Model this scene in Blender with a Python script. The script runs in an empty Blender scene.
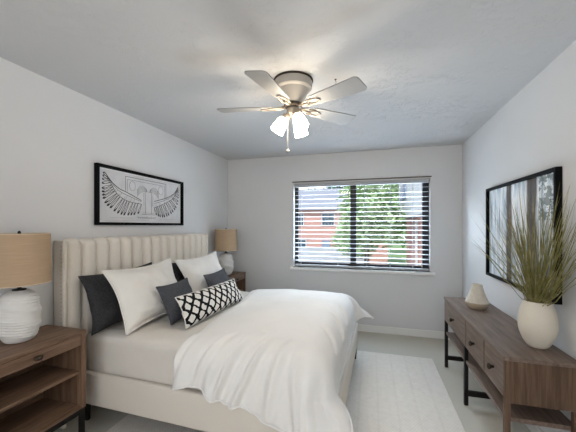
import bpy, bmesh, math, random
from mathutils import Vector, Matrix, noise
R = math.radians
PI = math.pi
scene = bpy.context.scene
col = scene.collection
random.seed(7)

# ------------------------------------------------------------------ camera
XL, XR, YB, YF, H = -2.153, 1.062, 4.138, -1.05, 2.44
cam_d = bpy.data.cameras.new('camera')
cam_d.sensor_width = 36.0
cam_d.lens = 296.3 / 576 * 36.0
cam_d.shift_y = 9.94 / 576
cam_d.clip_start = 0.02
cam_d.clip_end = 400
cam = bpy.data.objects.new('camera', cam_d)
col.objects.link(cam)
cam.location = (0, 0, 1.426)
cam.rotation_euler = (R(90), 0, R(16.03))
scene.camera = cam

# ------------------------------------------------------------------ world, sun, exposure
scene.view_settings.view_transform = 'Standard'
scene.view_settings.look = 'None'
scene.view_settings.gamma = 1.0
scene.view_settings.use_curve_mapping = False
scene.view_settings.exposure = 0.3
world = bpy.data.worlds.new('sky')
scene.world = world
world.use_nodes = True
wn = world.node_tree
for n in list(wn.nodes):
    wn.nodes.remove(n)
w_out = wn.nodes.new('ShaderNodeOutputWorld')
w_bg = wn.nodes.new('ShaderNodeBackground')
w_ramp = wn.nodes.new('ShaderNodeValToRGB')
w_tc = wn.nodes.new('ShaderNodeTexCoord')
w_sep = wn.nodes.new('ShaderNodeSeparateXYZ')
wn.links.new(w_tc.outputs['Generated'], w_sep.inputs[0])
wn.links.new(w_sep.outputs['Z'], w_ramp.inputs[0])
w_ramp.color_ramp.elements[0].color = (0.92, 0.95, 1.0, 1)
w_ramp.color_ramp.elements[1].color = (0.50, 0.68, 1.0, 1)
wn.links.new(w_ramp.outputs[0], w_bg.inputs[0])
w_bg.inputs[1].default_value = 1.25
wn.links.new(w_bg.outputs[0], w_out.inputs[0])

sun_d = bpy.data.lights.new('sun', 'SUN')
sun_d.energy = 3.2
sun_d.angle = R(3)
sun_d.color = (1.0, 0.95, 0.88)
sun = bpy.data.objects.new('sun', sun_d)
col.objects.link(sun)
sun.location = (0, -20, 30)
sun.rotation_euler = Vector((0.45, 1.0, -1.5)).to_track_quat('-Z', 'Y').to_euler()

def area(name, loc, aim, sx, sy, power, color):
    d = bpy.data.lights.new(name, 'AREA')
    d.shape = 'RECTANGLE'; d.size = sx; d.size_y = sy
    d.energy = power; d.color = color
    o = bpy.data.objects.new(name, d)
    col.objects.link(o)
    o.location = loc
    o.rotation_euler = (Vector(aim) - Vector(loc)).to_track_quat('-Z', 'Y').to_euler()
    return o
# added fill light behind the camera, shining in through an added window
area('added_front_fill', (-0.45, YF - 0.25, 1.45), (-0.45, 3, 1.25), 2.3, 1.7, 20, (1.0, 0.97, 0.93))
# daylight falling through the window with the blind
area('daylight_back_window', (-0.2, YB + 0.75, 2.75), (-0.3, 1.5, 0.6), 2.0, 0.9, 330, (0.76, 0.88, 1.0))
# daylight thrown up from the pale yard, through the same window towards the ceiling
area('yard_bounce', (-0.2, YB + 0.8, 0.35), (-0.3, 2.2, 2.4), 2.0, 0.8, 330, (0.66, 0.83, 1.0))
LAMP_STRENGTH = 31.0

# ------------------------------------------------------------------ material helpers
def mat(name, base, rough=0.6, metal=0.0, spec=0.4, emit=None, estr=0.0, build=None):
    m = bpy.data.materials.new(name)
    m.use_nodes = True
    nt = m.node_tree
    b = nt.nodes['Principled BSDF']
    b.inputs['Base Color'].default_value = (*base, 1)
    b.inputs['Roughness'].default_value = rough
    b.inputs['Metallic'].default_value = metal
    b.inputs['Specular IOR Level'].default_value = spec
    if emit:
        b.inputs['Emission Color'].default_value = (*emit, 1)
        b.inputs['Emission Strength'].default_value = estr
    if build:
        build(nt, b)
    return m

def coords(nt, scale=(1, 1, 1), kind='Object', rot=(0, 0, 0)):
    tc = nt.nodes.new('ShaderNodeTexCoord')
    mp = nt.nodes.new('ShaderNodeMapping')
    mp.inputs['Scale'].default_value = scale
    mp.inputs['Rotation'].default_value = rot
    nt.links.new(tc.outputs[kind], mp.inputs['Vector'])
    return mp.outputs[0]

def noise_tex(nt, vec, scale, detail=4, rough=0.55):
    n = nt.nodes.new('ShaderNodeTexNoise')
    n.inputs['Scale'].default_value = scale
    n.inputs['Detail'].default_value = detail
    n.inputs['Roughness'].default_value = rough
    nt.links.new(vec, n.inputs['Vector'])
    return n.outputs['Fac']

def ramp(nt, fac, stops):
    r = nt.nodes.new('ShaderNodeValToRGB')
    cr = r.color_ramp
    while len(cr.elements) < len(stops):
        cr.elements.new(0.5)
    for e, (p, c) in zip(cr.elements, stops):
        e.position = p
        e.color = (*c, 1)
    nt.links.new(fac, r.inputs[0])
    return r.outputs[0]

def bump(nt, b, h, strength=0.2, dist=0.01):
    bp = nt.nodes.new('ShaderNodeBump')
    bp.inputs['Strength'].default_value = strength
    bp.inputs['Distance'].default_value = dist
    nt.links.new(h, bp.inputs['Height'])
    nt.links.new(bp.outputs[0], b.inputs['Normal'])

def mnode(nt, op, a, b=None, clamp=False):
    n = nt.nodes.new('ShaderNodeMath')
    n.operation = op
    n.use_clamp = clamp
    for i, v in enumerate((a, b)):
        if v is None:
            continue
        if isinstance(v, (int, float)):
            n.inputs[i].default_value = v
        else:
            nt.links.new(v, n.inputs[i])
    return n.outputs[0]

def noisy(c1, c2, scale, bstr=0.1, bscale=None, bdist=0.005, stretch=(1, 1, 1), kind='Object', detail=4):
    def f(nt, b):
        v = coords(nt, stretch, kind)
        n = noise_tex(nt, v, scale, detail)
        nt.links.new(ramp(nt, n, [(0.3, c1), (0.7, c2)]), b.inputs['Base Color'])
        if bstr:
            bump(nt, b, noise_tex(nt, v, bscale or scale, 5), bstr, bdist)
    return f

def wood(c1, c2, c3, axis):
    st = [14, 14, 14]; st[axis] = 1.0
    def f(nt, b):
        v = coords(nt, st)
        n = noise_tex(nt, v, 3.2, 7, 0.62)
        st2 = [60, 60, 60]; st2[axis] = 2.0
        v2 = coords(nt, st2)
        n2 = noise_tex(nt, v2, 2.5, 3, 0.6)
        s = mnode(nt, 'ADD', mnode(nt, 'MULTIPLY', n, 0.75), mnode(nt, 'MULTIPLY', n2, 0.25))
        nt.links.new(ramp(nt, s, [(0.32, c1), (0.5, c2), (0.68, c3)]), b.inputs['Base Color'])
        bump(nt, b, n2, 0.08, 0.002)
    return f

M = {}
M['wall'] = mat('wall_paint', (0.66, 0.66, 0.66), 0.85, spec=0.15, build=noisy((0.69, 0.69, 0.69), (0.71, 0.71, 0.71), 2.0, 0.06, 120, 0.002))
def ceil_b(nt, b):
    v = coords(nt)
    n = noise_tex(nt, v, 22, 6, 0.65)
    n2 = noise_tex(nt, v, 3.0, 3, 0.5)
    blot = ramp(nt, n, [(0.50, (0, 0, 0)), (0.60, (1, 1, 1))])
    msk = ramp(nt, n2, [(0.40, (0.15, 0.15, 0.15)), (0.62, (1, 1, 1))])
    mx = nt.nodes.new('ShaderNodeMix'); mx.data_type = 'RGBA'; mx.blend_type = 'MULTIPLY'
    mx.inputs[0].default_value = 1.0
    nt.links.new(blot, mx.inputs[6]); nt.links.new(msk, mx.inputs[7])
    bump(nt, b, mx.outputs[2], 0.55, 0.005)
    b.inputs['Base Color'].default_value = (0.61, 0.61, 0.61, 1)
M['ceiling'] = mat('ceiling_texture', (0.66, 0.66, 0.66), 0.9, spec=0.1, build=ceil_b)
M['trim'] = mat('white_trim', (0.84, 0.83, 0.81), 0.5)
M['carpet'] = mat('carpet', (0.42, 0.40, 0.36), 0.95, spec=0.05, build=noisy((0.54, 0.505, 0.43), (0.64, 0.605, 0.525), 160, 0.5, 220, 0.006))
def rug_b(nt, b):
    v = coords(nt)
    sp = nt.nodes.new('ShaderNodeSeparateXYZ'); nt.links.new(v, sp.inputs[0])
    # woven ribs that run along the rug, a wider soft stripe every 14 cm
    wv = mnode(nt, 'SINE', mnode(nt, 'MULTIPLY', sp.outputs['X'], 2 * PI / 0.145))
    wide = mnode(nt, 'GREATER_THAN', wv, 0.93)
    fine = mnode(nt, 'MULTIPLY', mnode(nt, 'SINE', mnode(nt, 'MULTIPLY', sp.outputs['X'], 2 * PI / 0.022)),
                 mnode(nt, 'SINE', mnode(nt, 'MULTIPLY', sp.outputs['Y'], 2 * PI / 0.030)))
    nz = noise_tex(nt, v, 26, 5)
    f = mnode(nt, 'ADD', mnode(nt, 'ADD', mnode(nt, 'MULTIPLY', nz, 0.35), 0.14), mnode(nt, 'MULTIPLY', fine, 0.08))
    f = mnode(nt, 'SUBTRACT', f, mnode(nt, 'MULTIPLY', wide, 0.06))
    nt.links.new(ramp(nt, f, [(0.0, (0.62, 0.57, 0.505)), (0.40, (0.82, 0.77, 0.70))]), b.inputs['Base Color'])
    bump(nt, b, f, 0.5, 0.004)
M['rug'] = mat('woven_rug', (0.7, 0.67, 0.62), 0.95, spec=0.05, build=rug_b)
M['linen'] = mat('headboard_linen', (0.66, 0.61, 0.54), 0.9, spec=0.1, build=noisy((0.73, 0.68, 0.605), (0.80, 0.745, 0.67), 200, 0.15, 400, 0.001))
M['stud'] = mat('nailhead', (0.55, 0.50, 0.43), 0.35, 0.9)
def cloth_b(c1, c2):
    return noisy(c1, c2, 7, 0.25, 9, 0.02, detail=5)
M['sheet'] = mat('white_sheet', (0.72, 0.70, 0.67), 0.85, spec=0.15, build=noisy((0.74, 0.70, 0.645), (0.78, 0.74, 0.685), 5, 0.22, 6, 0.03))
M['duvet'] = mat('white_duvet', (0.80, 0.78, 0.75), 0.85, spec=0.15, build=noisy((0.85, 0.835, 0.81), (0.89, 0.875, 0.85), 4, 0.16, 7, 0.03))
M['sham'] = mat('white_sham', (0.78, 0.76, 0.72), 0.85, spec=0.15, build=noisy((0.80, 0.775, 0.735), (0.85, 0.83, 0.79), 6, 0.3, 8, 0.03))
M['charcoal'] = mat('charcoal_linen', (0.045, 0.045, 0.048), 0.95, spec=0.1, build=noisy((0.030, 0.030, 0.033), (0.060, 0.060, 0.064), 90, 0.3, 160, 0.002))
M['slate'] = mat('slate_velvet', (0.075, 0.078, 0.09), 0.85, spec=0.2, build=noisy((0.062, 0.065, 0.076), (0.09, 0.094, 0.106), 70, 0.2, 140, 0.002))
def lumbar_b(nt, b):
    # staggered rounded lozenges, white on black
    tc = nt.nodes.new('ShaderNodeTexCoord')
    sp = nt.nodes.new('ShaderNodeSeparateXYZ'); nt.links.new(tc.outputs['UV'], sp.inputs[0])
    dist = noise_tex(nt, tc.outputs['UV'], 7, 2)
    wob = mnode(nt, 'MULTIPLY', mnode(nt, 'SUBTRACT', dist, 0.5), 0.35)
    u = mnode(nt, 'ADD', mnode(nt, 'MULTIPLY', sp.outputs['X'], 9.5), wob)
    v = mnode(nt, 'ADD', mnode(nt, 'MULTIPLY', sp.outputs['Y'], 2.5), wob)
    def lattice(off):
        fu = mnode(nt, 'SUBTRACT', mnode(nt, 'FRACT', mnode(nt, 'ADD', u, off)), 0.5)
        fv = mnode(nt, 'SUBTRACT', mnode(nt, 'FRACT', mnode(nt, 'ADD', v, off)), 0.5)
        au = mnode(nt, 'ABSOLUTE', fu); av = mnode(nt, 'ABSOLUTE', fv)
        # a blend of circle and diamond gives an ogee-like lozenge
        dia = mnode(nt, 'ADD', au, av)
        cir = mnode(nt, 'SQRT', mnode(nt, 'ADD', mnode(nt, 'MULTIPLY', au, au), mnode(nt, 'MULTIPLY', av, av)))
        d = mnode(nt, 'ADD', mnode(nt, 'MULTIPLY', dia, 0.6), mnode(nt, 'MULTIPLY', cir, 0.4))
        return mnode(nt, 'LESS_THAN', d, 0.325)
    w = mnode(nt, 'MAXIMUM', lattice(0.0), lattice(0.5))
    nt.links.new(ramp(nt, w, [(0.0, (0.012, 0.012, 0.013)), (1.0, (0.78, 0.76, 0.72))]), b.inputs['Base Color'])
    bump(nt, b, w, 0.15, 0.003)
M['lumbar'] = mat('black_white_lattice', (0.5, 0.5, 0.5), 0.9, spec=0.1, build=lumbar_b)
W1, W2, W3 = (0.088, 0.048, 0.028), (0.18, 0.108, 0.068), (0.26, 0.165, 0.108)
M['wood_y'] = mat('walnut_along_y', W2, 0.5, spec=0.35, build=wood(W1, W2, W3, 1))
M['wood_x'] = mat('walnut_along_x', W2, 0.5, spec=0.35, build=wood(W1, W2, W3, 0))
M['wood_z'] = mat('walnut_along_z', W2, 0.5, spec=0.35, build=wood(W1, W2, W3, 2))
C1, C2, C3 = (0.090, 0.061, 0.046), (0.175, 0.125, 0.098), (0.255, 0.188, 0.150)
M['cons_y'] = mat('grey_walnut_along_y', C2, 0.45, spec=0.4, build=wood(C1, C2, C3, 1))
D1, D2, D3 = (0.055, 0.031, 0.018), (0.115, 0.068, 0.042), (0.18, 0.112, 0.073)
M['cons_z'] = mat('brown_walnut_along_z', D2, 0.5, spec=0.35, build=wood(D1, D2, D3, 2))
M['black'] = mat('black_metal', (0.012, 0.011, 0.010), 0.45, 0.4)
M['knob'] = mat('dark_bronze', (0.07, 0.055, 0.042), 0.28, 0.9)
M['ceramic'] = mat('white_ceramic', (0.74, 0.73, 0.70), 0.55, spec=0.3, build=noisy((0.70, 0.69, 0.66), (0.77, 0.76, 0.735), 10, 0.1, 60, 0.003))
M['cream'] = mat('cream_ceramic', (0.72, 0.67, 0.57), 0.5, spec=0.3, build=noisy((0.69, 0.64, 0.54), (0.75, 0.70, 0.60), 9, 0.08, 70, 0.002))
M['cream_rough'] = mat('cream_stoneware', (0.74, 0.69, 0.59), 0.75, spec=0.2, build=noisy((0.66, 0.60, 0.50), (0.78, 0.73, 0.64), 30, 0.35, 60, 0.004))
M['tan_clay'] = mat('tan_clay', (0.50, 0.41, 0.30), 0.8, spec=0.2, build=noisy((0.44, 0.35, 0.25), (0.55, 0.46, 0.34), 30, 0.3, 70, 0.003))
def shade_b(nt, b):
    v = coords(nt, (1, 1, 1))
    n = noise_tex(nt, coords(nt, (2, 2, 160)), 4, 3)
    nt.links.new(ramp(nt, n, [(0.3, (0.40, 0.285, 0.185)), (0.7, (0.48, 0.355, 0.24))]), b.inputs['Base Color'])
    bump(nt, b, n, 0.15, 0.001)
M['shade'] = mat('tan_linen_shade', (0.5, 0.37, 0.25), 0.9, spec=0.1, build=shade_b)
M['shade_edge'] = mat('shade_edge', (0.62, 0.50, 0.37), 0.9, spec=0.1)
M['nickel'] = mat('satin_nickel', (0.30, 0.26, 0.21), 0.5, 0.55)
M['fan_body'] = mat('fan_housing', (0.43, 0.40, 0.36), 0.5, 0.15)
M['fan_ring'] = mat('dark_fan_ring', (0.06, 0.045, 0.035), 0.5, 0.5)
M['blade'] = mat('fan_blade_paint', (0.52, 0.50, 0.47), 0.5, spec=0.3, build=noisy((0.29, 0.285, 0.275), (0.34, 0.335, 0.325), 5, 0.05, 40, 0.001))
M['glow'] = mat('lit_frosted_glass', (0.9, 0.88, 0.84), 0.4, emit=(1.0, 0.87, 0.70), estr=LAMP_STRENGTH)
M['frame'] = mat('black_frame', (0.004, 0.004, 0.0045), 0.6, spec=0.08)
M['mount'] = mat('white_mount', (0.78, 0.78, 0.78), 0.7)
M['paper'] = mat('sketch_paper', (0.6, 0.6, 0.61), 0.75, build=noisy((0.58, 0.59, 0.61), (0.70, 0.70, 0.71), 7, 0, 1))
M['ink'] = mat('graphite', (0.03, 0.03, 0.033), 0.9, spec=0.05)
M['pencil'] = mat('pale_pencil', (0.20, 0.20, 0.21), 0.9, spec=0.05)
M['blind'] = mat('white_blind', (0.42, 0.43, 0.45), 0.5, spec=0.3)
M['alu'] = mat('black_window_frame', (0.012, 0.012, 0.014), 0.45, 0.3)
def glass_b(nt, b):
    out = [n for n in nt.nodes if n.type == 'OUTPUT_MATERIAL'][0]
    tr = nt.nodes.new('ShaderNodeBsdfTransparent'); gl = nt.nodes.new('ShaderNodeBsdfGlossy')
    gl.inputs['Roughness'].default_value = 0.02
    mx = nt.nodes.new('ShaderNodeMixShader'); mx.inputs[0].default_value = 0.008
    nt.links.new(tr.outputs[0], mx.inputs[1]); nt.links.new(gl.outputs[0], mx.inputs[2])
    nt.links.new(mx.outputs[0], out.inputs['Surface'])
M['glass'] = mat('window_glass', (1, 1, 1), 0.02, build=glass_b)
def print_b(nt, b):
    # a misty woodland: pale blue-white ground, brown trunks, mottled leaves at the upper near corner
    tc = nt.nodes.new('ShaderNodeTexCoord')
    sp = nt.nodes.new('ShaderNodeSeparateXYZ'); nt.links.new(tc.outputs['UV'], sp.inputs[0])
    wob = mnode(nt, 'MULTIPLY', mnode(nt, 'SUBTRACT', noise_tex(nt, tc.outputs['UV'], 2.5, 2), 0.5), 0.05)
    u = mnode(nt, 'ADD', sp.outputs['X'], wob)
    mp = nt.nodes.new('ShaderNodeMapping'); mp.inputs['Scale'].default_value = (22, 2.2, 1)
    nt.links.new(tc.outputs['UV'], mp.inputs[0])
    streak = noise_tex(nt, mp.outputs[0], 1.0, 5, 0.6)
    sky = ramp(nt, streak, [(0.34, (0.24, 0.29, 0.34)), (0.47, (0.62, 0.71, 0.77)), (0.57, (0.92, 0.95, 0.97))])
    wht = (1, 1, 1)
    trunks = ramp(nt, u, [(0.0, (0, 0, 0)), (0.335, (0, 0, 0)), (0.355, wht), (0.42, wht), (0.44, (0, 0, 0)),
                          (0.645, (0, 0, 0)), (0.665, wht), (0.765, wht), (0.79, (0, 0, 0))])
    bark = ramp(nt, streak, [(0.35, (0.03, 0.024, 0.02)), (0.55, (0.085, 0.066, 0.052)), (0.7, (0.18, 0.145, 0.115))])
    mix = nt.nodes.new('ShaderNodeMix'); mix.data_type = 'RGBA'
    nt.links.new(trunks, mix.inputs[0]); nt.links.new(sky, mix.inputs[6]); nt.links.new(bark, mix.inputs[7])
    leaf = noise_tex(nt, tc.outputs['UV'], 16, 5, 0.7)
    reg = mnode(nt, 'MULTIPLY', mnode(nt, 'GREATER_THAN', sp.outputs['X'], 0.80), mnode(nt, 'GREATER_THAN', sp.outputs['Y'], 0.62))
    lm = mnode(nt, 'MULTIPLY', mnode(nt, 'GREATER_THAN', leaf, 0.49), mnode(nt, 'MULTIPLY', reg, 0.75))
    mix2 = nt.nodes.new('ShaderNodeMix'); mix2.data_type = 'RGBA'
    nt.links.new(lm, mix2.inputs[0]); nt.links.new(mix.outputs[2], mix2.inputs[6]); mix2.inputs[7].default_value = (0.10, 0.14, 0.13, 1)
    nt.links.new(mix2.outputs[2], b.inputs['Base Color'])
M['print'] = mat('misty_forest_print', (0.6, 0.65, 0.7), 0.25, spec=0.12, build=print_b)
def grass_b(nt, b):
    v = coords(nt)
    n = noise_tex(nt, v, 14, 3)
    nt.links.new(ramp(nt, n, [(0.3, (0.12, 0.115, 0.03)), (0.55, (0.23, 0.21, 0.07)), (0.75, (0.48, 0.43, 0.24))]), b.inputs['Base Color'])
M['grassblade'] = mat('olive_grass', (0.16, 0.15, 0.05), 0.6, build=grass_b)
def brick_b(nt, b):
    v = coords(nt, (1, 1, 1), 'Object', (R(90), 0, 0))
    br = nt.nodes.new('ShaderNodeTexBrick')
    br.inputs['Color1'].default_value = (0.58, 0.30, 0.25, 1)
    br.inputs['Color2'].default_value = (0.50, 0.25, 0.20, 1)
    br.inputs['Mortar'].default_value = (0.45, 0.40, 0.37, 1)
    br.inputs['Scale'].default_value = 4.0
    nt.links.new(v, br.inputs['Vector'])
    nt.links.new(br.outputs[0], b.inputs['Base Color'])
M['brick'] = mat('red_brick', (0.42, 0.18, 0.14), 0.85, build=brick_b)
M['shingle'] = mat('grey_shingle', (0.36, 0.38, 0.42), 0.9, build=noisy((0.20, 0.22, 0.26), (0.29, 0.31, 0.35), 8, 0.3, 12, 0.02, (1, 1, 6)))
def siding_b(nt, b):
    v = coords(nt)
    sp = nt.nodes.new('ShaderNodeSeparateXYZ'); nt.links.new(v, sp.inputs[0])
    f = mnode(nt, 'FRACT', mnode(nt, 'MULTIPLY', sp.outputs['Z'], 6.0))
    nt.links.new(ramp(nt, f, [(0.0, (0.32, 0.34, 0.37)), (0.12, (0.52, 0.54, 0.57))]), b.inputs['Base Color'])
    bump(nt, b, f, 0.4, 0.02)
M['siding'] = mat('white_siding', (0.75, 0.76, 0.78), 0.7, build=siding_b)
M['shutter'] = mat('blue_grey_shutter', (0.20, 0.26, 0.36), 0.7)
M['ext_glass'] = mat('house_window_glass', (0.05, 0.08, 0.11), 0.1, spec=0.6)
M['leaf'] = mat('leaf_green', (0.26, 0.40, 0.18), 0.7, build=noisy((0.18, 0.31, 0.12), (0.40, 0.52, 0.28), 1.6, 0, 1))
M['dleaf'] = mat('leaf_dark', (0.06, 0.14, 0.10), 0.8, build=noisy((0.05, 0.12, 0.09), (0.11, 0.20, 0.14), 1.2, 0, 1))
M['bark'] = mat('bark', (0.12, 0.09, 0.07), 0.9, build=noisy((0.09, 0.07, 0.05), (0.16, 0.12, 0.09), 6, 0.4, 10, 0.02))
M['lawn'] = mat('lawn_grass', (0.16, 0.26, 0.09), 0.95, build=noisy((0.13, 0.22, 0.08), (0.22, 0.32, 0.13), 3, 0.2, 20, 0.03))
M['concrete'] = mat('pale_concrete', (0.58, 0.58, 0.57), 0.9, build=noisy((0.38, 0.40, 0.43), (0.46, 0.48, 0.51), 2, 0.1, 20, 0.01))

# ------------------------------------------------------------------ mesh helpers
class MB:
    def __init__(s):
        s.b = bmesh.new()
        s.uv = None
    def box(s, x0, x1, y0, y1, z0, z1, bevel=0.0, seg=2, mx=None):
        c = [(x0, y0, z0), (x1, y0, z0), (x1, y1, z0), (x0, y1, z0), (x0, y0, z1), (x1, y0, z1), (x1, y1, z1), (x0, y1, z1)]
        vs = [s.b.verts.new(mx @ Vector(p) if mx else p) for p in c]
        fs = [s.b.faces.new([vs[i] for i in f]) for f in ((0, 3, 2, 1), (4, 5, 6, 7), (0, 1, 5, 4), (1, 2, 6, 5), (2, 3, 7, 6), (3, 0, 4, 7))]
        if bevel > 0:
            es = list({e for f in fs for e in f.edges})
            bmesh.ops.bevel(s.b, geom=es, offset=bevel, segments=seg, profile=0.5, affect='EDGES')
        return s
    def lathe(s, prof, n=40, cx=0, cy=0, cz=0, mx=None, cap0=True, cap1=True, rad=None):
        rings = []
        for (r, z) in prof:
            ring = []
            for i in range(n):
                a = 2 * PI * i / n
                rr = r if rad is None else rad(r, z, a)
                p = Vector((cx + rr * math.cos(a), cy + rr * math.sin(a), cz + z))
                ring.append(s.b.verts.new(mx @ p if mx else p))
            rings.append(ring)
        for a, c in zip(rings, rings[1:]):
            for i in range(n):
                j = (i + 1) % n
                s.b.faces.new((a[i], a[j], c[j], c[i]))
        if cap0: s.b.faces.new(list(reversed(rings[0])))
        if cap1: s.b.faces.new(rings[-1])
        return s
    def tube(s, pts, r, n=8, closed=False):
        pts = [Vector(p) for p in pts]
        rings = []
        m = len(pts)
        for i, p in enumerate(pts):
            if closed:
                t = pts[(i + 1) % m] - pts[i - 1]
            else:
                t = pts[min(i + 1, m - 1)] - pts[max(i - 1, 0)]
            t.normalize()
            up = Vector((0, 0, 1)) if abs(t.z) < 0.9 else Vector((1, 0, 0))
            a = t.cross(up).normalized(); c = t.cross(a).normalized()
            rr = r[i] if isinstance(r, (list, tuple)) else r
            rings.append([s.b.verts.new(p + rr * (math.cos(2 * PI * k / n) * a + math.sin(2 * PI * k / n) * c)) for k in range(n)])
        rng = range(m) if closed else range(m - 1)
        for i in rng:
            a, c = rings[i], rings[(i + 1) % m]
            for k in range(n):
                j = (k + 1) % n
                s.b.faces.new((a[k], a[j], c[j], c[k]))
        if not closed:
            s.b.faces.new(list(reversed(rings[0]))); s.b.faces.new(rings[-1])
        return s
    def prism(s, outline, z0, z1, mx=None):
        lo = [s.b.verts.new((mx or Matrix()) @ Vector((x, y, z0))) for x, y in outline]
        hi = [s.b.verts.new((mx or Matrix()) @ Vector((x, y, z1))) for x, y in outline]
        s.b.faces.new(list(reversed(lo))); s.b.faces.new(hi)
        n = len(outline)
        for i in range(n):
            j = (i + 1) % n
            s.b.faces.new((lo[i], lo[j], hi[j], hi[i]))
        return s
    def grid(s, fn, nu, nv, uv=True):
        vs = [[s.b.verts.new(fn(i / nu, j / nv)) for j in range(nv + 1)] for i in range(nu + 1)]
        lay = s.b.loops.layers.uv.verify()
        for i in range(nu):
            for j in range(nv):
                f = s.b.faces.new((vs[i][j], vs[i + 1][j], vs[i + 1][j + 1], vs[i][j + 1]))
                for l, (a, c) in zip(f.loops, ((i, j), (i + 1, j), (i + 1, j + 1), (i, j + 1))):
                    l[lay].uv = (a / nu, c / nv)
        return s
    def obj(s, name, m, parent=None, smooth=False, loc=None, rot=None, merge=0.0, auto=None):
        if merge:
            bmesh.ops.remove_doubles(s.b, verts=s.b.verts[:], dist=merge)
        bmesh.ops.recalc_face_normals(s.b, faces=s.b.faces[:])
        me = bpy.data.meshes.new(name)
        s.b.to_mesh(me); s.b.free()
        me.materials.append(m)
        if smooth:
            for p in me.polygons: p.use_smooth = True
            if auto is not None:
                me.set_sharp_from_angle(angle=R(auto))
        o = bpy.data.objects.new(name, me)
        col.objects.link(o)
        if parent: o.parent = parent
        if loc is not None: o.location = loc
        if rot is not None: o.rotation_euler = rot
        return o

def tag(o, label, cat, group=None, kind=None):
    if label: o['label'] = label
    if cat: o['category'] = cat
    if group: o['group'] = group
    if kind: o['kind'] = kind
    return o
def thing(name, loc, label, cat, group=None, rz=0.0):
    o = bpy.data.objects.new(name, None)
    o.empty_display_size = 0.1
    col.objects.link(o)
    o.location = loc
    o.rotation_euler = (0, 0, rz)
    return tag(o, label, cat, group)
def copy_tree(o, parent=None):
    c = o.copy(); col.objects.link(c)
    if parent: c.parent = parent
    for ch in list(o.children):
        copy_tree(ch, c)
    return c
def struct(o):
    o['kind'] = 'structure'
    return o
def smoothstep(a, b, x):
    t = max(0.0, min(1.0, (x - a) / (b - a)))
    return t * t * (3 - 2 * t)

# ------------------------------------------------------------------ room shell
T = 0.14
WX0, WX1, WZ0, WZ1 = -1.105, 0.70, 0.835, 2.035      # the opening of the back window
struct(MB().box(XL - T, XR + T, YF - T, YB + T, -0.12, 0.0).obj('floor', M['carpet']))
struct(MB().box(XL - T, XR + T, YF - T, YB + T, H, H + 0.12).obj('ceiling', M['ceiling']))
struct(MB().box(XL - T, XL, YF - T, YB + T, 0, H).obj('wall_left', M['wall']))
struct(MB().box(XR, XR + T, YF - T, YB + T, 0, H).obj('wall_right', M['wall']))
b = MB()
b.box(XL, WX0, YB, YB + T, 0, H); b.box(WX1, XR, YB, YB + T, 0, H)
b.box(WX0, WX1, YB, YB + T, 0, WZ0); b.box(WX0, WX1, YB, YB + T, WZ1, H)
struct(b.obj('wall_back', M['wall']))
FX0, FX1, FZ0, FZ1 = -1.6, 0.7, 0.6, 2.3
b = MB()
b.box(XL, FX0, YF - T, YF, 0, H); b.box(FX1, XR, YF - T, YF, 0, H)
b.box(FX0, FX1, YF - T, YF, 0, FZ0); b.box(FX0, FX1, YF - T, YF, FZ1, H)
struct(b.obj('wall_front', M['wall']))
struct(MB().box(XL, XR, YB - 0.014, YB, 0, 0.092, 0.004).obj('baseboard_back', M['trim']))
struct(MB().box(XL, XL + 0.014, YF, YB - 0.014, 0, 0.092, 0.004).obj('baseboard_left', M['trim']))
struct(MB().box(XR - 0.014, XR, YF, YB - 0.014, 0, 0.092, 0.004).obj('baseboard_right', M['trim']))
# back window: black sliding frame set deep in the opening, sill and a dark strip over the head
fw = 0.05
wy0, wy1 = YB + 0.075, YB + 0.12
b = MB()
b.box(WX0, WX0 + fw, wy0, wy1, WZ0, WZ1); b.box(WX1 - fw - 0.03, WX1, wy0, wy1, WZ0, WZ1)
b.box(WX0 + fw, WX1 - fw - 0.03, wy0, wy1, WZ0, WZ0 + 0.065); b.box(WX0 + fw, WX1 - fw - 0.03, wy0, wy1, WZ1 - 0.035, WZ1)
win = struct(b.obj('window_1', M['alu']))
struct(MB().box(-0.305, -0.225, wy0 - 0.012, wy1 - 0.01, WZ0 + 0.04, WZ1 - 0.035).obj('mullion', M['alu'], win))
struct(MB().box(WX0 + fw, -0.305, wy0 + 0.02, wy0 + 0.024, WZ0 + 0.04, WZ1 - 0.035).obj('pane', M['glass'], win))
struct(MB().box(-0.225, WX1 - fw - 0.03, wy0 + 0.02, wy0 + 0.024, WZ0 + 0.04, WZ1 - 0.035).obj('pane', M['glass'], win))
struct(MB().box(-1.155, 0.752, YB - 0.045, YB + 0.075, WZ0 - 0.036, WZ0, 0.006).obj('trim_1', M['trim']))
struct(MB().box(-1.125, 0.715, YB - 0.016, YB, WZ1 + 0.016, WZ1 + 0.027, 0.002).obj('head_shadow_strip', M['fan_ring']))  # dark strip standing in for the shadow line above the opening
# unseen window added behind the camera for the fill light: white frame and panes
b = MB()
b.box(FX0, FX0 + 0.06, YF - 0.1, YF - 0.04, FZ0, FZ1); b.box(FX1 - 0.06, FX1, YF - 0.1, YF - 0.04, FZ0, FZ1)
b.box(FX0 + 0.06, FX1 - 0.06, YF - 0.1, YF - 0.04, FZ0, FZ0 + 0.06); b.box(FX0 + 0.06, FX1 - 0.06, YF - 0.1, YF - 0.04, FZ1 - 0.06, FZ1)
b.box(-0.49, -0.41, YF - 0.1, YF - 0.04, FZ0 + 0.06, FZ1 - 0.06)
win2 = struct(b.obj('added_fill_window', M['trim']))
struct(MB().box(FX0 + 0.06, -0.49, YF - 0.072, YF - 0.068, FZ0 + 0.06, FZ1 - 0.06).obj('pane', M['glass'], win2))
struct(MB().box(-0.41, FX1 - 0.06, YF - 0.072, YF - 0.068, FZ0 + 0.06, FZ1 - 0.06).obj('pane', M['glass'], win2))

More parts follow.
